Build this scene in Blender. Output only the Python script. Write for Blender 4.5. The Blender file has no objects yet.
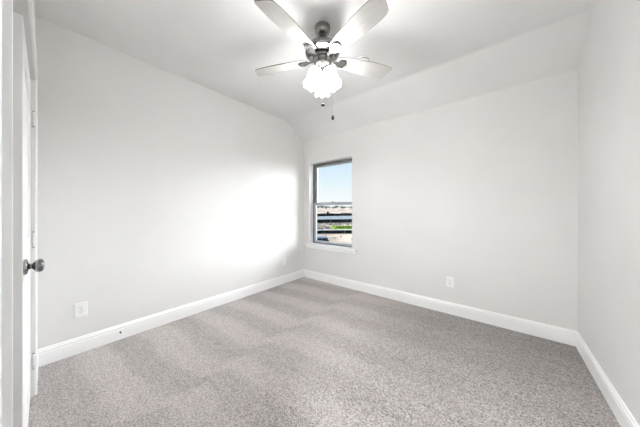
import bpy, bmesh, math, random
from mathutils import Vector, Matrix
random.seed(7)
sc = bpy.context.scene
COL = sc.collection
PI = math.pi
R = math.radians

# ------------------------------------------------------------------ camera
YAW = math.atan2(.628, .778)
cam_d = bpy.data.cameras.new('camera')
cam = bpy.data.objects.new('camera', cam_d); COL.objects.link(cam)
cam.location = (0, 0, 1.2)
cam.rotation_euler = (PI/2, 0, YAW)
cam_d.sensor_fit = 'HORIZONTAL'; cam_d.sensor_width = 36
cam_d.lens = 221.7/640*36
cam_d.shift_y = -3.0/640
cam_d.clip_start = .01; cam_d.clip_end = 3000
sc.camera = cam

# ------------------------------------------------------------------ sky, sun, exposure
sc.view_settings.view_transform = 'Standard'
sc.view_settings.look = 'None'
sc.view_settings.exposure = 0.14
sc.view_settings.gamma = 1.0
sc.view_settings.use_curve_mapping = False
try:
    sc.cycles.max_bounces = 14; sc.cycles.diffuse_bounces = 10
    sc.cycles.caustics_reflective = False; sc.cycles.caustics_refractive = False
    sc.cycles.use_denoising = True
except Exception: pass

w = bpy.data.worlds.new('sky'); sc.world = w; w.use_nodes = True
nt = w.node_tree; nt.nodes.clear()
wo = nt.nodes.new('ShaderNodeOutputWorld'); bg = nt.nodes.new('ShaderNodeBackground')
tc = nt.nodes.new('ShaderNodeTexCoord'); sp = nt.nodes.new('ShaderNodeSeparateXYZ')
rp = nt.nodes.new('ShaderNodeValToRGB')
nt.links.new(tc.outputs['Generated'], sp.inputs[0]); nt.links.new(sp.outputs['Z'], rp.inputs[0])
nt.links.new(rp.outputs[0], bg.inputs[0]); nt.links.new(bg.outputs[0], wo.inputs[0])
e = rp.color_ramp.elements
e[0].position = 0.0; e[0].color = (1.0, 1.0, 1.0, 1)
e[1].position = .22; e[1].color = (.66, .86, 1.0, 1)
n_ = e.new(.05); n_.color = (.97, .99, 1.0, 1)
n_ = e.new(.6); n_.color = (.35, .6, .98, 1)
bg.inputs[1].default_value = .92

def sun(name, to, strength, angle, color):
    d = bpy.data.lights.new(name, 'SUN'); d.energy = strength; d.angle = R(angle); d.color = color
    o = bpy.data.objects.new(name, d); COL.objects.link(o)
    o.rotation_euler = Vector(to).to_track_quat('-Z', 'Y').to_euler()
    o.location = (0, 0, 30)
    return o
sun('sun', (.45, .55, -.75), 1.3, .6, (1, .96, .9))                 # high behind the house: lights the land outside
SOFT = sun('bright_hazy_daylight', (-.25, -.968, -.02), 22, 64, (.99, .995, 1))   # broad daylight that comes in at the window

# ------------------------------------------------------------------ materials
def mat(name, color, rough=.5, metal=0, bump=None, emit=None, spec=None):
    m = bpy.data.materials.new(name); m.use_nodes = True
    n = m.node_tree.nodes; l = m.node_tree.links; b = n['Principled BSDF']
    b.inputs['Base Color'].default_value = (*color, 1)
    b.inputs['Roughness'].default_value = rough; b.inputs['Metallic'].default_value = metal
    if spec is not None: b.inputs['Specular IOR Level'].default_value = spec
    if emit: b.inputs['Emission Color'].default_value = (*emit[0], 1); b.inputs['Emission Strength'].default_value = emit[1]
    t = n.new('ShaderNodeTexCoord')
    if bump:
        x = n.new('ShaderNodeTexNoise'); x.inputs['Scale'].default_value = bump[0]; x.inputs['Detail'].default_value = 3
        bp = n.new('ShaderNodeBump'); bp.inputs['Strength'].default_value = bump[1]; bp.inputs['Distance'].default_value = bump[2]
        l.new(t.outputs['Object'], x.inputs['Vector']); l.new(x.outputs['Fac'], bp.inputs['Height']); l.new(bp.outputs[0], b.inputs['Normal'])
    return m
def noisy(m, scale, c0, c1, p0=.4, p1=.6, detail=4, coord='Object', stretch=None):
    n = m.node_tree.nodes; l = m.node_tree.links; b = n['Principled BSDF']
    t = n.new('ShaderNodeTexCoord'); x = n.new('ShaderNodeTexNoise'); r = n.new('ShaderNodeValToRGB')
    x.inputs['Scale'].default_value = scale; x.inputs['Detail'].default_value = detail
    r.color_ramp.elements[0].position = p0; r.color_ramp.elements[1].position = p1
    r.color_ramp.elements[0].color = (*c0, 1); r.color_ramp.elements[1].color = (*c1, 1)
    if stretch:
        mp = n.new('ShaderNodeMapping'); mp.inputs['Scale'].default_value = stretch
        l.new(t.outputs[coord], mp.inputs[0]); l.new(mp.outputs[0], x.inputs['Vector'])
    else: l.new(t.outputs[coord], x.inputs['Vector'])
    l.new(x.outputs['Fac'], r.inputs[0]); l.new(r.outputs[0], b.inputs['Base Color'])
    return m
M = {}
M['wall'] = mat('wall_paint', (.74, .735, .725), .6, bump=(95, .25, .002), spec=.3)
noisy(M['wall'], 2.0, (.735, .73, .72), (.75, .745, .735))
M['ceiling'] = mat('ceiling_paint', (.76, .755, .75), .7, bump=(80, .3, .002), spec=.2)
noisy(M['ceiling'], 2.0, (.75, .745, .74), (.77, .765, .76))
M['trim'] = noisy(mat('white_trim_paint', (.88, .88, .88), .35), 5, (.87, .87, .87), (.89, .89, .89))
M['grey_trim'] = noisy(mat('pale_grey_trim', (.6, .6, .6), .5), 5, (.57, .575, .575), (.59, .595, .595))  # even grey, darker than the white trim
M['door'] = noisy(mat('white_door_paint', (.88, .88, .88), .35), 5, (.87, .87, .87), (.89, .89, .89))
M['plastic'] = noisy(mat('white_plastic', (.86, .86, .85), .3), 9, (.85, .85, .84), (.87, .87, .86))
M['dark'] = noisy(mat('dark_slot', (.06, .06, .06), .6), 9, (.05, .05, .05), (.08, .08, .08))
M['nickel'] = noisy(mat('brushed_nickel', (.45, .43, .41), .27, 1), 40, (.28, .27, .26), (.38, .365, .35), stretch=(1, 1, 12))
M['darknickel'] = noisy(mat('dark_nickel', (.16, .15, .145), .3, 1), 30, (.10, .095, .09), (.17, .16, .155))
M['bronze'] = noisy(mat('dark_bronze', (.03, .028, .025), .6, spec=.1), 30, (.010, .009, .008), (.02, .018, .016))
M['chrome'] = noisy(mat('satin_chrome', (.5, .5, .5), .08, 1), 30, (.27, .27, .28), (.36, .36, .37))
M['blade'] = noisy(mat('pale_blade_finish', (.74, .72, .70), .42), 14, (.40, .385, .37), (.43, .415, .40), stretch=(.4, 6, 1))
M['blade_edge'] = noisy(mat('dark_blade_edge', (.12, .10, .09), .5), 20, (.10, .085, .075), (.15, .125, .11))
M['hinge'] = noisy(mat('painted_hinge', (.78, .78, .78), .35, .2), 20, (.74, .74, .74), (.8, .8, .8))
M['bulb'] = mat('lit_bulb', (1, 1, 1), .4, emit=((1, .97, .93), 4))
M['vinyl'] = noisy(mat('grey_vinyl', (.42, .46, .50), .4), 8, (.40, .44, .48), (.45, .49, .53))
M['vinyl_dark'] = noisy(mat('dark_grey_vinyl', (.16, .17, .18), .45), 8, (.14, .15, .16), (.19, .20, .21))
M['vinyl_light'] = noisy(mat('pale_grey_vinyl', (.74, .76, .78), .4), 8, (.46, .49, .52), (.50, .53, .56))

def shade_mat(name, strength):
    m = bpy.data.materials.new(name); m.use_nodes = True
    n = m.node_tree.nodes; l = m.node_tree.links; n.clear()
    o = n.new('ShaderNodeOutputMaterial'); d = n.new('ShaderNodeBsdfDiffuse'); t = n.new('ShaderNodeBsdfTranslucent')
    mx = n.new('ShaderNodeMixShader'); em = n.new('ShaderNodeEmission'); ad = n.new('ShaderNodeAddShader')
    tx = n.new('ShaderNodeTexCoord'); nz = n.new('ShaderNodeTexNoise'); rr = n.new('ShaderNodeValToRGB')
    nz.inputs['Scale'].default_value = 30; l.new(tx.outputs['Object'], nz.inputs['Vector']); l.new(nz.outputs['Fac'], rr.inputs[0])
    rr.color_ramp.elements[0].color = (.88, .88, .87, 1); rr.color_ramp.elements[1].color = (.94, .94, .93, 1)
    l.new(rr.outputs[0], d.inputs[0]); l.new(rr.outputs[0], t.inputs[0])
    mx.inputs[0].default_value = .6; em.inputs[0].default_value = (.96, .98, 1, 1); em.inputs[1].default_value = strength
    l.new(d.outputs[0], mx.inputs[1]); l.new(t.outputs[0], mx.inputs[2])
    l.new(mx.outputs[0], ad.inputs[0]); l.new(em.outputs[0], ad.inputs[1]); l.new(ad.outputs[0], o.inputs[0])
    return m
M['shade'] = shade_mat('frosted_ribbed_glass', 17)
M['diffuser'] = shade_mat('fill_diffuser_glass', 1)
def glass_mat():
    m = bpy.data.materials.new('window_glass'); m.use_nodes = True
    n = m.node_tree.nodes; l = m.node_tree.links; n.clear()
    o = n.new('ShaderNodeOutputMaterial'); t = n.new('ShaderNodeBsdfTransparent'); g = n.new('ShaderNodeBsdfGlossy')
    mx = n.new('ShaderNodeMixShader'); fr = n.new('ShaderNodeFresnel'); fr.inputs[0].default_value = 1.16
    t.inputs[0].default_value = (.97, .985, .985, 1); g.inputs['Roughness'].default_value = .02
    l.new(fr.outputs[0], mx.inputs[0]); l.new(t.outputs[0], mx.inputs[1]); l.new(g.outputs[0], mx.inputs[2]); l.new(mx.outputs[0], o.inputs[0])
    return m
M['glass'] = glass_mat()

def carpet_mat():
    m = bpy.data.materials.new('carpet'); m.use_nodes = True
    n = m.node_tree.nodes; l = m.node_tree.links; b = n['Principled BSDF']
    b.inputs['Roughness'].default_value = .95; b.inputs['Specular IOR Level'].default_value = .1
    b.inputs['Sheen Weight'].default_value = .15
    t = n.new('ShaderNodeTexCoord')
    def math_(op, a=None, c=None, d=None):
        x = n.new('ShaderNodeMath'); x.operation = op
        for i, v in enumerate((a, c, d)):
            if v is None: continue
            if isinstance(v, (int, float)): x.inputs[i].default_value = v
            else: l.new(v, x.inputs[i])
        return x.outputs[0]
    # tufts: two sizes of fleck
    v1 = n.new('ShaderNodeTexVoronoi'); v1.inputs['Scale'].default_value = 190
    n1 = n.new('ShaderNodeTexNoise'); n1.inputs['Scale'].default_value = 150; n1.inputs['Detail'].default_value = 5; n1.inputs['Roughness'].default_value = .8
    n2 = n.new('ShaderNodeTexNoise'); n2.inputs['Scale'].default_value = 1.6; n2.inputs['Detail'].default_value = 2
    for x in (v1, n1, n2): l.new(t.outputs['Object'], x.inputs['Vector'])
    vs = n.new('ShaderNodeSeparateColor'); l.new(v1.outputs['Color'], vs.inputs[0])
    fl = math_('MULTIPLY', math_('SUBTRACT', vs.outputs[0], .5), .9)
    fl2 = math_('MULTIPLY', math_('SUBTRACT', n1.outputs['Fac'], .5), 1.7)
    # the vacuum cleaner's strokes: pile laid one way, then the other
    s = n.new('ShaderNodeSeparateXYZ'); l.new(t.outputs['Object'], s.inputs[0])
    X, Y = s.outputs['X'], s.outputs['Y']
    wob = math_('MULTIPLY', math_('SUBTRACT', n2.outputs['Fac'], .5), .22)
    lm = n.new('ShaderNodeMapRange'); lm.interpolation_type = 'SMOOTHSTEP'
    l.new(math_('ADD', X, math_('MULTIPLY', wob, .7)), lm.inputs[0])
    lm.inputs[1].default_value = -1.70; lm.inputs[2].default_value = -1.58; lm.inputs[3].default_value = 1; lm.inputs[4].default_value = 0
    left = lm.outputs[0]
    yy = math_('ADD', math_('ADD', Y, wob), math_('MULTIPLY', math_('ADD', X, 1.64), -.09))
    saw = math_('SINE', math_('MULTIPLY', yy, 2*PI/.44))
    phase = math_('MULTIPLY', left, 2.9)
    saw = math_('SINE', math_('ADD', math_('MULTIPLY', yy, 2*PI/.44), phase))
    st = math_('TANH', math_('MULTIPLY', saw, 2.2))
    amp = n.new('ShaderNodeMapRange'); l.new(X, amp.inputs[0])
    amp.inputs[1].default_value = -2.2; amp.inputs[2].default_value = -.3; amp.inputs[3].default_value = .125; amp.inputs[4].default_value = .02
    st = math_('MULTIPLY', st, amp.outputs[0])
    # fine rows parallel with the strokes
    wv = n.new('ShaderNodeTexNoise'); wv.inputs['Scale'].default_value = 1; wv.inputs['Detail'].default_value = 3
    mp = n.new('ShaderNodeMapping'); mp.inputs['Scale'].default_value = (1.2, 22, 1); mp.inputs['Rotation'].default_value = (0, 0, R(4))
    l.new(t.outputs['Object'], mp.inputs[0]); l.new(mp.outputs[0], wv.inputs['Vector'])
    rows = math_('MULTIPLY', math_('SUBTRACT', wv.outputs['Fac'], .5), .22)
    tot = math_('ADD', math_('ADD', math_('ADD', fl, fl2), st), math_('ADD', rows, 1.0))
    # uneven room light, besides pile direction, painted into the colour: lighter left, darker right
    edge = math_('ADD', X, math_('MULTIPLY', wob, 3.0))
    lay_light = n.new('ShaderNodeMapRange'); lay_light.interpolation_type = 'SMOOTHSTEP'; l.new(edge, lay_light.inputs[0])
    lay_light.inputs[1].default_value = -1.5; lay_light.inputs[2].default_value = -.5; lay_light.inputs[3].default_value = .13; lay_light.inputs[4].default_value = -.22
    tot = math_('MAXIMUM', math_('ADD', tot, lay_light.outputs[0]), .2)
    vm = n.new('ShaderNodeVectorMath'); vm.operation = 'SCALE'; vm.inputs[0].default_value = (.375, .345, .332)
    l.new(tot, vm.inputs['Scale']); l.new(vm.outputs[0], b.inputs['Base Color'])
    bp = n.new('ShaderNodeBump'); bp.inputs['Strength'].default_value = .7; bp.inputs['Distance'].default_value = .006
    l.new(math_('ADD', n1.outputs['Fac'], math_('MULTIPLY', v1.outputs['Distance'], 1.0)), bp.inputs['Height']); l.new(bp.outputs[0], b.inputs['Normal'])
    return m
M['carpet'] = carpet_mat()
M['soil'] = noisy(mat('dry_soil', (.5, .42, .33), .95), .09, (.13, .088, .058), (.62, .46, .33), .37, .60, detail=9)
M['road'] = noisy(mat('gravel_road', (.4, .43, .45), .9), .3, (.13, .16, .18), (.22, .26, .28), detail=6)
M['fabric'] = noisy(mat('black_fence_fabric', (.02, .022, .025), 1, spec=.05), 2, (.006, .007, .009), (.018, .021, .025))
M['stake'] = noisy(mat('wooden_stake', (.3, .24, .17), .8), 6, (.24, .19, .13), (.36, .29, .21))
M['grass'] = noisy(mat('green_grass', (.3, .4, .08), .9), .8, (.22, .33, .03), (.46, .56, .08), detail=6)
M['leaf'] = noisy(mat('dusky_foliage', (.08, .09, .07), .9), .8, (.045, .055, .045), (.14, .15, .12), detail=5)
M['bark'] = noisy(mat('bark', (.12, .1, .08), .9), 2, (.09, .07, .05), (.15, .12, .1))
M['rock'] = noisy(mat('rubble', (.3, .28, .25), .9), 2, (.04, .038, .035), (.30, .27, .23))
M['bluepaint'] = noisy(mat('blue_car_paint', (.03, .16, .36), .25), 1, (.015, .07, .18), (.02, .09, .22))
M['carglass'] = noisy(mat('dark_car_glass', (.01, .012, .015), .1), 1, (.008, .01, .012), (.016, .018, .02))
M['rubber'] = noisy(mat('black_rubber', (.02, .02, .02), .7), 9, (.015, .015, .015), (.03, .03, .03))
M['hill'] = noisy(mat('hazy_hill', (.2, .2, .18), .95), .02, (.07, .075, .07), (.15, .145, .13))
M['concrete'] = noisy(mat('pale_concrete', (.6, .6, .58), .9), 1, (.55, .55, .53), (.66, .66, .64))

# ------------------------------------------------------------------ helpers
def bx(bm, x0, x1, y0, y1, z0, z1, mi=0):
    vs = [bm.verts.new(p) for p in ((x0,y0,z0),(x1,y0,z0),(x1,y1,z0),(x0,y1,z0),(x0,y0,z1),(x1,y0,z1),(x1,y1,z1),(x0,y1,z1))]
    for f in ((0,3,2,1),(4,5,6,7),(0,1,5,4),(1,2,6,5),(2,3,7,6),(3,0,4,7)):
        fc = bm.faces.new([vs[i] for i in f]); fc.material_index = mi
def boxes(*bs):
    bm = bmesh.new()
    for b in bs: bx(bm, *b)
    return bm
def prism(pts, a, b, axis='X'):
    """polygon of 2-D pts swept from a to b; axis X: pts=(y,z); Y: pts=(x,z); Z: pts=(x,y)"""
    bm = bmesh.new()
    def P(p, t): return {'X': (t, p[0], p[1]), 'Y': (p[0], t, p[1]), 'Z': (p[0], p[1], t)}[axis]
    A = [bm.verts.new(P(p, a)) for p in pts]; B = [bm.verts.new(P(p, b)) for p in pts]
    bm.faces.new(A); bm.faces.new(B[::-1])
    for i in range(len(pts)):
        j = (i+1) % len(pts); bm.faces.new((A[i], B[i], B[j], A[j]))
    bmesh.ops.recalc_face_normals(bm, faces=bm.faces)
    return bm
def lathe(prof, seg=32, cap=True, rib=None):
    """prof: (r,z) list"""
    bm = bmesh.new(); rings = []
    for k, (r, z) in enumerate(prof):
        ring = []
        for i in range(seg):
            a = 2*PI*i/seg; rr = r; zz = z
            if rib: rr, zz = rib(k/(len(prof)-1), a, r, z)
            ring.append(bm.verts.new((rr*math.cos(a), rr*math.sin(a), zz)))
        rings.append(ring)
    for A, B in zip(rings, rings[1:]):
        for i in range(seg):
            j = (i+1) % seg; bm.faces.new((A[i], A[j], B[j], B[i]))
    if cap: bm.faces.new(rings[0][::-1]); bm.faces.new(rings[-1])
    bmesh.ops.recalc_face_normals(bm, faces=bm.faces)
    return bm
def tube(pts, r, seg=10):
    bm = bmesh.new(); rings = []
    pts = [Vector(p) for p in pts]
    up = Vector((0, 0, 1))
    for i, p in enumerate(pts):
        d = (pts[min(i+1, len(pts)-1)] - pts[max(i-1, 0)]).normalized()
        u = d.cross(up if abs(d.z) < .95 else Vector((1, 0, 0))).normalized(); v = d.cross(u)
        rr = r[i] if isinstance(r, (list, tuple)) else r
        rings.append([bm.verts.new(p + rr*(math.cos(2*PI*k/seg)*u + math.sin(2*PI*k/seg)*v)) for k in range(seg)])
    for A, B in zip(rings, rings[1:]):
        for i in range(seg):
            j = (i+1) % seg; bm.faces.new((A[i], A[j], B[j], B[i]))
    bm.faces.new(rings[0][::-1]); bm.faces.new(rings[-1])
    bmesh.ops.recalc_face_normals(bm, faces=bm.faces)
    return bm
def obj(name, bm, m, parent=None, loc=None, rot=None, smooth=False, bevel=0, seg=2):
    me = bpy.data.meshes.new(name); bm.normal_update(); bm.to_mesh(me); bm.free()
    for x in (m if isinstance(m, (list, tuple)) else [m]): me.materials.append(x)
    o = bpy.data.objects.new(name, me); COL.objects.link(o)
    if parent: o.parent = parent
    if loc: o.location = loc
    if rot: o.rotation_euler = rot
    if smooth:
        for p in me.polygons: p.use_smooth = True
        try:
            md = o.modifiers.new('wn', 'WEIGHTED_NORMAL'); md.keep_sharp = True
        except Exception: pass
    if bevel:
        md = o.modifiers.new('bevel', 'BEVEL'); md.width = bevel; md.segments = seg; md.limit_method = 'ANGLE'; md.angle_limit = R(40)
    return o
def tag(o, label, cat=None, group=None, kind=None):
    o['label'] = label
    if cat: o['category'] = cat
    if group: o['group'] = group
    if kind: o['kind'] = kind
    return o
def thing(name, label, cat, loc=(0,0,0), rot=(0,0,0), group=None, kind=None):
    o = bpy.data.objects.new(name, None); COL.objects.link(o); o.location = loc; o.rotation_euler = rot
    o.empty_display_size = .1
    return tag(o, label, cat, group, kind)
def struct(name, bm, m, label=None, **k):
    o = obj(name, bm, m, **k); o['kind'] = 'structure'
    if label: o['label'] = label
    return o
def copy_tree(o, parent=None):
    c = o.copy(); COL.objects.link(c)
    if parent: c.parent = parent
    for ch in list(o.children): copy_tree(ch, c)
    return c

# ------------------------------------------------------------------ the room
XL, XR, YB, YD = -2.757, .541, 2.953, -.045      # wall faces
ZC, YK, ZB = 2.69, 2.52, 2.445                    # flat ceiling, knee of the slope, top of the window wall
WX0, WX1, WZ0, WZ1 = -2.624, -1.753, .615, 2.03   # window opening
YO = 3.14                                        # outside face of the window wall
DW = -.16                                        # hall side of the door wall

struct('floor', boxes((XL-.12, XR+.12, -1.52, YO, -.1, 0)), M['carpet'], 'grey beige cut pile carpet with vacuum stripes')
struct('ceiling', prism([(-1.52, ZC), (YK, ZC), (YK+.02, ZC-.006), (YB, ZB), (YB+.004, 2.86), (-1.52, 2.86)], XL+.0005, XR-.0005), M['ceiling'], 'white ceiling that slopes down to the window wall')
struct('wall_left', boxes((XL-.12, XL, -1.52, YO, 0, 2.86)), M['wall'], 'long pale grey wall left of the window')
struct('wall_right', boxes((XR, XR+.12, -1.52, YO, 0, 2.86)), M['wall'], 'pale grey wall along the right side')
struct('wall_back', boxes((XL, WX0, YB, YO, 0, 2.86), (WX1, XR, YB, YO, 0, 2.86), (WX0, WX1, YB, YO, 0, WZ0), (WX0, WX1, YB, YO, WZ1, 2.86)), M['wall'], 'pale grey wall that holds the window')
CX0, CX1, CZ = -2.335, -.62, 2.045                # closet opening
EX0, EX1 = -.385, .40                             # entry opening
struct('wall_front', boxes((XL, CX0, DW, YD, 0, ZC), (CX0, CX1, DW, YD, CZ, ZC), (CX1, EX0-.02, DW, YD, 0, ZC),
       (EX0-.02, EX1+.02, DW, YD, 2.07, ZC), (EX1+.02, XR, DW, YD, 0, ZC)), M['wall'], 'pale grey wall with the white door')
struct('wall_closet', boxes((XL, CX1, -.92, -.80, 0, ZC), (CX1, EX0-.12, -1.4, DW, 0, ZC)), M['wall'], 'closet walls behind the white door')
struct('wall_hall', boxes((XL, XR, -1.52, -1.4, 0, ZC)), M['wall'], 'hall wall opposite the doorway')

# baseboards: stepped profile
def base_prof(s=1):
    return [(0, 0), (.015, 0), (.015, .094), (.0125, .099), (.0125, .104), (.0145, .108), (.0145, .114), (.009, .121), (.009, .127), (.005, .134), (0, .134)]
P = base_prof()
struct('baseboard_left', prism([(XL+x, z) for x, z in P], YD, YB, 'Y'), M['trim'], 'white stepped baseboard along the left wall')
struct('baseboard_right', prism([(XR-x, z) for x, z in P], YD, YB, 'Y'), M['trim'], 'white stepped baseboard along the right wall')
struct('baseboard_back', prism([(YB-x, z) for x, z in P], XL+.002, XR-.002, 'X'), M['trim'], 'white stepped baseboard under the window wall')
struct('baseboard_front', prism([(YD+x*.7, z) for x, z in P], XL+.002, -2.425, 'X'), M['trim'], 'short white baseboard between corner and door casing')

# door casings and jambs
def casing(name, x0, x1, z, wd, th, label, m=None):
    y0, y1 = YD, YD+th
    bm = bmesh.new()
    for a, b in ((x0-wd, x0), (x1, x1+wd)):
        if b > XR-.0: b = XR-.001
        bx(bm, a, b, y0, y1, 0, z+wd)
        inner = (b-.02, b) if a < x0 else (a, a+.02)
    bx(bm, x0, x1, y0, y1, z, z+wd)
    return struct(name, bm, m or M['trim'], label, bevel=.003)
casing('trim_1', CX0-.003, CX1+.003, CZ, .085, .012, 'white casing around the closet opening')
casing('trim_2', EX0, EX1, 2.05, .105, .018, 'pale grey casing around the entry doorway', m=M['grey_trim'])
struct('trim_3', boxes((EX0-.019, EX0-.001, DW, YD-.0005, 0, 2.069), (EX1+.001, EX1+.019, DW, YD-.0005, 0, 2.069), (EX0-.001, EX1+.001, DW, YD-.0005, 2.051, 2.069)), M['trim'], 'white jamb boards of the entry doorway')

# the white door seen edge-on at the left
DX0, DX1, DY = -2.330, -1.575, -.060
def door_leaf(wd, hgt=2.03, th=.035):
    """leaf in local x 0..wd, y -th..0, z .01..; two raised panels both faces"""
    bm = bmesh.new()
    st = .115; rec = .008
    cut = [(st, wd-st, .24, .90), (st, wd-st, 1.04, hgt-.13)]
    bx(bm, 0, st, -th, 0, .012, hgt); bx(bm, wd-st, wd, -th, 0, .012, hgt)
    bx(bm, st, wd-st, -th, 0, .012, .24); bx(bm, st, wd-st, -th, 0, .90, 1.04); bx(bm, st, wd-st, -th, 0, hgt-.13, hgt)
    for a, b, c, d in cut:
        bx(bm, a, b, -th+rec, -rec, c, d)
        bx(bm, a+.05, b-.05, -th+.003, -.003, c+.05, d-.05)
    return bm
door = thing('door_1', 'white two panel closet door with satin chrome knob at left edge', 'door', (DX0, DY, 0), kind='structure')
W_ = DX1-DX0
obj('leaf', door_leaf(W_), M['door'], door, bevel=.002)
o = obj('latch_plate', boxes((W_-.001, W_+.0015, -.029, -.006, .952-.058, .952+.058)), M['hinge'], door)
tag(o, 'pale metal latch plate')
o.data.materials[0] = M['plastic']
hd = obj('door_handle', lathe([(.002, 0), (.034, 0), (.034, .006), (.030, .011), (.018, .013), (.0125, .016), (.0115, .022), (.015, .025),
      (.023, .029), (.0285, .036), (.0300, .043), (.0275, .051), (.020, .056), (.002, .058)], 32), M['chrome'], door, (W_-.042, .0005, .952), (-PI/2, 0, 0), smooth=True)
tag(hd, 'round satin chrome knob')
for z in (1.787, 1.013, .232):
    bm = lathe([(.0068, -.047), (.0068, -.0165), (.0055, -.016), (.0055, -.015), (.0068, -.0145), (.0068, .0145), (.0055, .015), (.0055, .016), (.0068, .0165), (.0068, .047)], 14)
    h = obj('hinge', bm, M['hinge'], door, (.002, .0125, z), smooth=True)
    obj('hinge_pin', lathe([(.003, -.052), (.0045, -.051), (.0045, .051), (.003, .052)], 10), M['darknickel'], h)
    obj('hinge_leaf', boxes((.004, .03, -.0118, -.009, -.045, .045)), M['hinge'], h)
d2 = thing('door_2', 'white closet door folded back inside the closet', 'door', (CX1-.012, -.10, 0), (0, 0, -PI/2), kind='structure')
obj('leaf', door_leaf(.66), M['door'], d2, bevel=.002)

# ------------------------------------------------------------------ window
win = thing('window_1', 'single hung window with grey frame and white stool', 'window', (0, 0, 0), kind='structure')
def rect_frame(x0, x1, z0, z1, y0, y1, wl, wr, wb, wt):
    return boxes((x0, x0+wl, y0, y1, z0, z1), (x1-wr, x1, y0, y1, z0, z1), (x0+wl, x1-wr, y0, y1, z0, z0+wb), (x0+wl, x1-wr, y0, y1, z1-wt, z1))
ZM = 1.315
fy = 3.05
o = obj('window_frame', rect_frame(WX0, WX1, WZ0, WZ1, fy, fy+.085, .022, .022, .018, .03), M['vinyl_dark'], win, bevel=.002)
up = obj('upper_sash', rect_frame(WX0+.022, WX1-.022, ZM-.02, WZ1-.03, fy+.045, fy+.075, .035, .035, .035, .028), M['vinyl'], win, bevel=.003)
obj('pane', boxes((WX0+.05, WX1-.05, fy+.058, fy+.062, ZM+.01, WZ1-.05)), M['glass'], up)
lo = obj('lower_sash', rect_frame(WX0+.022, WX1-.022, WZ0+.018, ZM+.022, fy+.008, fy+.04, .04, .04, .03, .04), [M['vinyl_light']], win, bevel=.003)
obj('pane', boxes((WX0+.055, WX1-.055, fy+.022, fy+.026, WZ0+.04, ZM-.01)), M['glass'], lo)
obj('meeting_rail', boxes((WX0+.022, WX1-.022, fy+.002, fy+.010, ZM-.016, ZM+.026)), M['vinyl'], win, bevel=.002)
obj('sash_lock', boxes((-2.22, -2.16, fy-.004, fy+.02, ZM+.026, ZM+.04)), M['vinyl'], win, bevel=.003)
obj('stool', boxes((-2.705, -1.66, 2.905, YB-.0005, WZ0-.022, WZ0), (WX0+.0008, WX1-.0008, YB-.0005, fy-.0005, WZ0-.0005, WZ0+.0015)), M['trim'], win, bevel=.004)
obj('apron', boxes((-2.69, -1.675, YB-.018, YB-.0005, WZ0-.075, WZ0-.022)), M['trim'], win, bevel=.004)

# ------------------------------------------------------------------ ceiling fan
FX, FY = -1.118, 1.417
FAZ = PI/2 + YAW        # straight away from the doorway
fan = thing('ceiling_fan', 'brushed nickel ceiling fan with five pale blades and three lit glass shades', 'ceiling fan', (FX, FY, ZC))
def fz(z): return z-ZC-(.02 if z < 2.57 else 0)     # everything under the downrod
obj('canopy', lathe([(.063, fz(2.69)), (.064, fz(2.682)), (.0625, fz(2.665)), (.056, fz(2.645)), (.045, fz(2.632)), (.030, fz(2.626))], 40), M['nickel'], fan, smooth=True)
obj('downrod_ball', lathe([(.012, fz(2.634)), (.026, fz(2.628)), (.031, fz(2.615)), (.031, fz(2.602)), (.024, fz(2.590)), (.017, fz(2.584)), (.017, fz(2.56))], 28), M['darknickel'], fan, smooth=True)
obj('motor_housing', lathe([(.030, fz(2.568)), (.060, fz(2.566)), (.098, fz(2.556)), (.126, fz(2.538)), (.139, fz(2.518)), (.141, fz(2.504)), (.137, fz(2.494)), (.118, fz(2.486)),
    (.088, fz(2.480)), (.070, fz(2.476))], 48), M['nickel'], fan, smooth=True)
obj('flywheel', lathe([(.070, fz(2.4755)), (.078, fz(2.472)), (.078, fz(2.458)), (.066, fz(2.454))], 40), M['darknickel'], fan, smooth=True)
obj('switch_housing', lathe([(.060, fz(2.4535)), (.070, fz(2.448)), (.072, fz(2.440)), (.066, fz(2.434)), (.066, fz(2.410)), (.071, fz(2.404)), (.069, fz(2.394)), (.052, fz(2.382)), (.046, fz(2.370))], 40), M['nickel'], fan, smooth=True)
obj('light_fitter', lathe([(.045, fz(2.3695)), (.044, fz(2.355)), (.040, fz(2.335)), (.036, fz(2.318)), (.030, fz(2.305)), (.014, fz(2.298)), (.008, fz(2.288)), (.003, fz(2.284))], 32), M['nickel'], fan, smooth=True)

def blade_bm():
    # half widths along the radius
    out = []
    r0, r1 = .135, .655
    pts_u = [(r0, .040), (r0+.012, .048), (.20, .055), (.30, .066), (.40, .0735), (.49, .0765), (.55, .074), (.585, .067), (.600, .057)]
    tip = [(.612, .030), (.624, -.008), (.637, -.048)]
    pts_l = [(.620, -.058), (.56, -.067), (.50, -.0715), (.40, -.070), (.30, -.064), (.20, -.055), (r0+.012, -.048), (r0, -.040)]
    poly = pts_u + tip + pts_l
    bm = prism(poly, -.003, .003, 'Z')
    for f in bm.faces:
        if len(f.verts) == 4: f.material_index = 1
    return bm
def iron_bm():
    # arm from the flywheel that widens to a round pad under the blade
    poly = [(.062, .016), (.095, .013), (.118, .017), (.130, .028), (.145, .036), (.165, .040), (.185, .038), (.202, .029), (.213, .012), (.215, 0)]
    poly = poly + [(x, -y) for x, y in poly[::-1][1:]]
    bm = prism(poly, -.0115, -.0045, 'Z')
    return bm
ZBL = fz(2.455)
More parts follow.
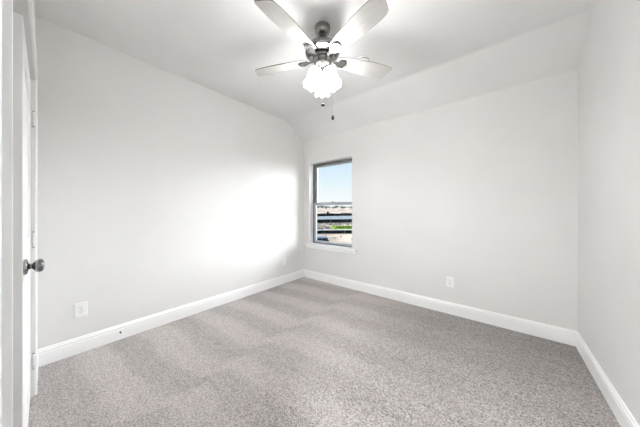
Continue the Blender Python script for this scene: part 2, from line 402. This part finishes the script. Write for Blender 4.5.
for k in range(5):
    a = FAZ + k*2*PI/5
    rot = Matrix.Rotation(a, 4, 'Z') @ Matrix.Rotation(R(-13), 4, 'X')
    b = obj('blade', blade_bm(), [M['blade'], M['blade_edge']], fan, (0, 0, ZBL)); b.rotation_euler = rot.to_euler()
    i_ = obj('blade_iron', iron_bm(), M['nickel'], fan, (0, 0, ZBL), bevel=.002); i_.rotation_euler = rot.to_euler()
    rim = obj('iron_rim', tube([(.172+.040*math.cos(t), .036*math.sin(t), -.0125) for t in [R(-105+14*q) for q in range(16)]], .0035, 8), M['darknickel'], i_, smooth=True)
    for (sx, sy) in ((.155, .018), (.155, -.018), (.192, 0)):
        obj('screw', lathe([(.0045, -.0135), (.0045, -.0114)], 10), M['darknickel'], i_, (sx, sy, 0))

def shade_rib(t, a, r, z):
    f = math.cos(a*12)
    rr = r*(1+.03*f*min(1, t*2))
    zz = z - (.010*max(0, math.cos(a*6)))*max(0, (t-.75)*4)
    return rr, zz
sh_prof = [(.021, 0), (.028, -.006), (.042, -.018), (.050, -.036), (.0515, -.058), (.049, -.084), (.047, -.106), (.049, -.128), (.056, -.146), (.060, -.153)]
for k, (az, pw) in enumerate(((FAZ, 22), (FAZ + 2*PI/3, 22), (FAZ - 2*PI/3, 22))):
    d = Vector((math.cos(az), math.sin(az), 0)); tilt = R(20)
    neck = Vector((0, 0, fz(2.355))) + d*.052
    obj('light_arm', tube([Vector((0, 0, fz(2.372)))+d*.036, Vector((0, 0, fz(2.374)))+d*.044, neck+Vector((0, 0, .006))], .009, 12), M['nickel'], fan, smooth=True)
    ax = (Matrix.Rotation(az, 4, 'Z') @ Matrix.Rotation(-tilt, 4, 'Y'))     # local -Z leans outward
    so = obj('socket', lathe([(.010, .012), (.020, .008), (.0225, -.002), (.0225, -.016), (.018, -.018)], 24), M['nickel'], fan, neck, ax.to_euler(), smooth=True)
    s_ = obj('lamp_shade', lathe(sh_prof, 72, cap=False, rib=shade_rib), M['shade'], fan, neck, ax.to_euler(), smooth=True)
    md = s_.modifiers.new('solid', 'SOLIDIFY'); md.thickness = .0025; md.offset = 1
    tag(s_, 'glowing frosted glass tulip shade')
    obj('bulb', lathe([(.010, -.014), (.012, -.03), (.022, -.048), (.025, -.062), (.020, -.076), (.008, -.083), (.001, -.084)], 20), M['bulb'], so, smooth=True)
    ld = bpy.data.lights.new('bulb_light', 'POINT'); ld.energy = pw; ld.shadow_soft_size = .02; ld.color = (.96, .98, 1)
    lo_ = bpy.data.objects.new('bulb_light', ld); COL.objects.link(lo_); lo_.parent = fan
    lo_.location = neck + (ax.to_3x3() @ Vector((0, 0, -.110)))

# pull chains with their end weights
u = Vector((.778, .628, 0)); v = Vector((-.628, .778, 0))
for (a, b, z0, z1, kind) in ((.004, -.03, 2.31, 2.065, 0), (.083, -.01, 2.40, 1.975, 1)):
    p = u*a + v*b
    st = Vector((p.x, p.y, fz(z0)))
    if kind: pts = [(u.x*.066, u.y*.066, fz(2.42)), (p.x*.97, p.y*.97, fz(2.415)), (p.x, p.y, fz(2.39)), (p.x, p.y, fz(z1))]
    else: pts = [(p.x, p.y, fz(2.335)), (p.x, p.y, fz(z1))]
    c = obj('pull_chain', tube(pts, .0005, 6), M['darknickel'], fan)
    if kind: obj('chain_weight', lathe([(.002, .016), (.007, .010), (.0105, 0), (.0105, -.012), (.006, -.022), (.002, -.024)], 16), M['bronze'], c, (p.x, p.y, fz(z1)), smooth=True)
    else: obj('chain_weight', lathe([(.002, .014), (.008, .009), (.017, 0), (.015, -.006), (.005, -.013), (.002, -.015)], 20), M['bronze'], c, (p.x, p.y, fz(z1)), smooth=True)

# ------------------------------------------------------------------ small fittings
def outlet(label, loc, rotz, blank=False):
    t = thing('wall_outlet', label, 'outlet', loc, (0, 0, rotz))       # local -Y faces the room
    obj('cover_plate', boxes((-.038, .038, -.0065, -.0003, -.060, .060)), M['plastic'], t, bevel=.003)
    if not blank:
        for s in (1, -1):
            r = obj('receptacle', prism([(.0165*math.cos(q)*1.0, .0145*max(-.85, min(.85, math.sin(q)))) for q in [2*PI*i/24 for i in range(24)]], -.0095, -.006, 'Y'), M['plastic'], t, (0, 0, s*.0195))
            obj('slot', boxes((-.0085, -.0055, -.0099, -.0093, -.001, .007), (.0055, .0085, -.0099, -.0093, -.001, .006), (-.0025, .0025, -.0099, -.0093, -.010, -.006)), M['dark'], r)
        obj('screw', lathe([(.003, 0), (.003, .0015)], 10), M['chrome'], t, (0, -.0062, 0), (PI/2, 0, 0))
    else:
        obj('switch_insert', boxes((-.0165, .0165, -.0095, -.006, -.033, .033)), M['plastic'], t, bevel=.002)
        for s in (1, -1): obj('screw', lathe([(.003, 0), (.003, .0015)], 10), M['plastic'], t, (0, -.0062, s*.048), (PI/2, 0, 0))
    return t
outlet('white duplex outlet on left wall nearest the door', (XL, .190, .361), PI/2)
outlet('small white wall plate on left wall near the window corner', (XL, 2.474, .362), PI/2, True)
outlet('white duplex outlet on the window wall, right of the window', (-.443, YB, .37), 0)

ds = thing('door_stop', 'short metal door stop screwed to the left baseboard', 'door stop', (XL+.015, .438, .069)); ds.scale = (.6, .6, .6)
obj('base', lathe([(.013, 0.0002), (.013, .003), (.008, .006)], 20), M['chrome'], ds, rot=(0, PI/2, 0), smooth=True)
obj('post', lathe([(.0045, .006), (.0045, .03)], 14), M['chrome'], ds, rot=(0, PI/2, 0), smooth=True)
obj('rubber_tip', lathe([(.0075, .030), (.009, .033), (.009, .041), (.006, .044)], 18), M['darknickel'], ds, rot=(0, PI/2, 0), smooth=True)

sm = thing('smoke_detector', 'round white smoke detector on ceiling behind a fan blade', 'smoke detector', (-1.045, 1.972, ZC))
obj('base', lathe([(.058, -.0003), (.062, -.004), (.062, -.012), (.058, -.014)], 36), M['plastic'], sm, smooth=True)
obj('cover', lathe([(.056, -.014), (.054, -.026), (.044, -.034), (.024, -.037), (.006, -.038)], 36), M['plastic'], sm, smooth=True)
obj('vent', lathe([(.0575, -.0142), (.0575, -.0175)], 36), M['dark'], sm)

hl = thing('hall_fill_light', 'added round fill lamp on the ceiling of the unseen hall', 'ceiling light', (.0, -.78, ZC))  # added lamp, unseen behind the camera, to brighten the room
obj('base', lathe([(.14, -.0003), (.15, -.01), (.15, -.03), (.14, -.035)], 36), M['nickel'], hl, smooth=True)
obj('diffuser', lathe([(.138, -.035), (.13, -.06), (.10, -.085), (.05, -.098), (.004, -.10)], 36), M['diffuser'], hl, smooth=True)
ld = bpy.data.lights.new('hall_fill_lamp', 'AREA'); ld.shape = 'DISK'; ld.size = .26; ld.energy = 100; ld.color = (.98, .99, 1)
o = bpy.data.objects.new('hall_fill_lamp', ld); COL.objects.link(o); o.parent = hl; o.location = (0, 0, -.11)

# ------------------------------------------------------------------ the land outside the window
GZ = -3.3
FW = Vector((-.628, .778, 0)); RT = Vector((.778, .628, 0))
def at(depth, side, z=GZ):            # metres out from the house and to the side
    p = FW*depth + RT*side
    return Vector((p.x, p.y, z))
OUT_ROT = YAW
# gently uneven ground that rises to a low ridge far away
bm = bmesh.new(); rows = []
for i, d in enumerate([4, 12, 20, 30, 45, 60, 80, 110, 150, 200, 280, 400, 560, 800]):
    row = []
    for j in range(-14, 15):
        s = j*(6 + d*.22)
        z = GZ + (random.uniform(-.05, .05) if d > 40 else 0) + max(0, d-120)*.027
        row.append(bm.verts.new(at(d, s, z)))
    rows.append(row)
for A, B in zip(rows, rows[1:]):
    for j in range(len(A)-1): bm.faces.new((A[j], A[j+1], B[j+1], B[j]))
g = struct('ground', bm, M['soil'], 'bare tan building land outside the window', smooth=True)
def ground_z(d): return GZ + max(0, d-120)*.027
def strip(name, d0, d1, skew, m, label, h=.06):
    bm = bmesh.new()
    n = 24; top = []; bot = []
    for i in range(n+1):
        s = -70 + 140*i/n
        for d, L in ((d0, bot), (d1, top)):
            dd = d + skew*s
            L.append((bm.verts.new(at(dd, s, ground_z(dd)+h)), bm.verts.new(at(dd, s, ground_z(dd)-.3))))
    for i in range(n):
        a, b, c, d = bot[i], bot[i+1], top[i+1], top[i]
        bm.faces.new((a[0], b[0], c[0], d[0])); bm.faces.new((a[1], b[1], b[0], a[0])); bm.faces.new((d[0], c[0], c[1], d[1]))
    bmesh.ops.recalc_face_normals(bm, faces=bm.faces)
    return struct(name, bm, m, label)
strip('road', 108, 142, .35, M['road'], 'grey gravel road crossing the building land', h=.12)
strip('curb', 49.5, 50.6, .1, M['concrete'], 'thin pale concrete strip behind the nearest black fence', h=.12)

def silt_fence(depth, h, skew, s0, s1, label, step=3.0, lean=.0, th=.08):
    t = thing('silt_fence', label, 'fence', at(depth + skew*(s0+s1)/2, (s0+s1)/2, ground_z(depth)), group=None)
    t.rotation_euler = (0, 0, 0)
    base = t.location
    bm = bmesh.new(); pr = None
    n = int((s1-s0)/step)
    for i in range(n+1):
        s = s0 + (s1-s0)*i/n; d = depth + skew*s; zz = ground_z(d)
        hh = h*random.uniform(.88, 1.06)
        c = [bm.verts.new(at(d-th/2, s, zz-.2)-base), bm.verts.new(at(d-th/2, s, zz+hh)-base), bm.verts.new(at(d+th/2, s, zz+hh)-base), bm.verts.new(at(d+th/2, s, zz-.2)-base)]
        if pr:
            for q in range(4): bm.faces.new((pr[q], c[q], c[(q+1) % 4], pr[(q+1) % 4]))
        else: bm.faces.new(c)
        pr = c
    bm.faces.new(pr[::-1])
    bmesh.ops.recalc_face_normals(bm, faces=bm.faces)
    obj('fence_fabric', bm, M['fabric'], t)
    for i in range(0, n+1, 2):
        s = s0 + (s1-s0)*i/n; d = depth + skew*s - th/2 - .03
        p = at(d, s, ground_z(d))-base
        obj('stake', boxes((p.x-.03, p.x+.03, p.y-.03, p.y+.03, p.z-.2, p.z+h*1.08)), M['stake'], t)
silt_fence(43.5, .64, .02, -14, 30, 'nearest and lowest black silt fence, just behind the blue car')
silt_fence(80, 1.30, .22, -26, 34, 'black silt fence in front of the grey road, behind the rubble')
silt_fence(146, 1.75, .45, -44, 52, 'farthest black silt fence, behind the grey road')

gp = bmesh.new()
for i in range(26):
    for j in range(8):
        s = 3.9 + i*.85; d = 53 + j*1.7
        if (j in (0, 7) and random.random() < .6): continue
        for q in range(3):
            c = at(d+random.uniform(-.8, .8), s+random.uniform(-.4, .4), GZ)
            for kk in range(4):
                a = random.uniform(0, 2*PI); wv = Vector((math.cos(a), math.sin(a), 0))*random.uniform(.25, .55); hh = random.uniform(.10, .26)
                pp = [c-wv, c+wv, c+Vector((random.uniform(-.1, .1), random.uniform(-.1, .1), hh))]
                gp.faces.new([gp.verts.new(x) for x in pp])
        bx(gp, at(d, s).x-.8, at(d, s).x+.8, at(d, s).y-.9, at(d, s).y+.9, GZ-.1, GZ+.06)
tag(obj('grass_patch', gp, M['grass']), 'patch of bright green grass on the bare ground at right of the window view', 'grass', kind='stuff')

def rock_bm(r):
    bm = bmesh.new(); bmesh.ops.create_icosphere(bm, subdivisions=2, radius=r)
    ph = [random.uniform(0, 6) for _ in range(3)]
    for v_ in bm.verts:
        c = v_.co; k = 1+.22*math.sin(c.x/r*3+ph[0])+.18*math.sin(c.y/r*4+ph[1]); c.x *= k*1.25; c.y *= k; c.z *= .62*k
    return bm
rocks = []
used = []
for i in range(60):
    while True:
        r = random.uniform(.16, .42); d = random.uniform(52, 76); s = random.uniform(-3, 11)
        if s > 3.2 and d < 68: d = random.uniform(68.5, 76)
        if all(math.hypot(d-a, s-b) > 1.35*(r+c) + .1 for a, b, c in used): break
    used.append((d, s, r))
    if i < 5:
        o = obj('rock', rock_bm(.3), M['rock'], smooth=True); rocks.append(o)
    else:
        o = rocks[i % 5].copy(); COL.objects.link(o)
    o.scale = (r/.3,)*3; o.location = at(d, s, GZ+r*.35); o.rotation_euler = (0, 0, random.uniform(0, 6))
    tag(o, 'dark lump of rubble between the two nearer black fences', 'rock', 'rubble between the black fences')
for (d, s, r) in ((36, 2.4, .16), (34.5, 5.1, .2), (38, 3.6, .13), (33.2, 4.9, .14), (39.5, 1.0, .12)):
    o = rocks[1].copy(); COL.objects.link(o); o.scale = (r/.3,)*3; o.location = at(d, s, GZ+r*.35)
    tag(o, 'small stone on the tan ground in front of the nearest black fence', 'rock', 'stones near the blue car')

def tree(d, s, h, wd):
    t = thing('tree', 'dark bushy tree on the skyline far beyond the fences', 'tree', at(d, s, ground_z(d)), group='trees on the skyline')
    obj('trunk', tube([(0, 0, -.3), (0, 0, h*.45)], [h*.05, h*.03], 6), M['bark'], t)
    bm = bmesh.new()
    for q in range(7):
        m_ = Matrix.Translation((random.uniform(-.5, .5)*wd, random.uniform(-.4, .4)*wd, h*random.uniform(.4, .82)))
        r0 = bmesh.ops.create_icosphere(bm, subdivisions=2, radius=h*random.uniform(.18, .3), matrix=m_)
        for v_ in r0['verts']: v_.co += Vector([random.uniform(-.05, .05)*h for _ in range(3)])
    obj('crown', bm, M['leaf'], t)
for i in range(28):
    tree((400, 430)[i % 2] + random.uniform(-4, 4), -90 + i*7.2 + random.uniform(-.5, .5), random.uniform(3.4, 5.5), random.uniform(3.6, 4.6))
hb = []
bm = bmesh.new()
for i in range(81):
    ss = -320 + i*8; zt = ground_z(620) + 3.5 + 1.6*math.sin(i*.37) + 1.1*math.sin(i*.93+1) + random.uniform(-.5, .5)
    hb.append([bm.verts.new(at(d_, ss, z_)) for d_, z_ in ((560, ground_z(560)-1), (600, zt-1.2), (640, zt), (700, zt-3), (780, ground_z(780)-3))])
for A, B in zip(hb, hb[1:]):
    for q in range(4): bm.faces.new((A[q], B[q], B[q+1], A[q+1]))
struct('hills', bm, M['hill'], 'low dark hills on the horizon', smooth=True)
post = thing('barrel', 'dark upright barrel standing before the farthest black fence', 'barrel', at(168, 6.0, ground_z(168)))
obj('body', lathe([(.7, -.2), (.8, .3), (.85, 1.2), (.8, 2.1), (.6, 2.3)], 14), M['fabric'], post, smooth=True)
obj('rim', lathe([(.62, 2.3), (.66, 2.34), (.6, 2.4)], 14), M['rubber'], post)

# blue estate car, partly seen at the lower left of the view
car = thing('parked_car', 'blue parked car seen through the lower left of the window', 'car', at(25.2, -.95), (0, 0, OUT_ROT+R(4)))
def smoothbody():
    prof = [(-2.25, .35), (-2.28, .75), (-2.15, .92), (-1.3, 1.0), (2.05, 1.0), (2.2, .85), (2.22, .4), (1.9, .28), (-1.9, .28)]
    return prism(prof, -.88, .88, 'Y')
obj('body', smoothbody(), M['bluepaint'], car, bevel=.08, seg=3)
obj('cabin', prism([(-1.25, .98), (-.55, 1.42), (1.75, 1.42), (2.05, .98)], -.76, .76, 'Y'), M['carglass'], car, bevel=.05, seg=3)
obj('roof', prism([(-.62, 1.40), (-.5, 1.47), (1.70, 1.47), (1.84, 1.40)], -.74, .74, 'Y'), M['bluepaint'], car, bevel=.03, seg=2)
for x in (-1.4, 1.35):
    for y in (-.82, .82):
        wl = obj('wheel', lathe([(.30, -.1), (.34, -.07), (.34, .07), (.30, .1)], 24), M['rubber'], car, (x, y, .34), (PI/2, 0, 0), smooth=True)
        obj('hub_cap', lathe([(.2, -.105), (.2, .105)], 16), M['chrome'], wl)
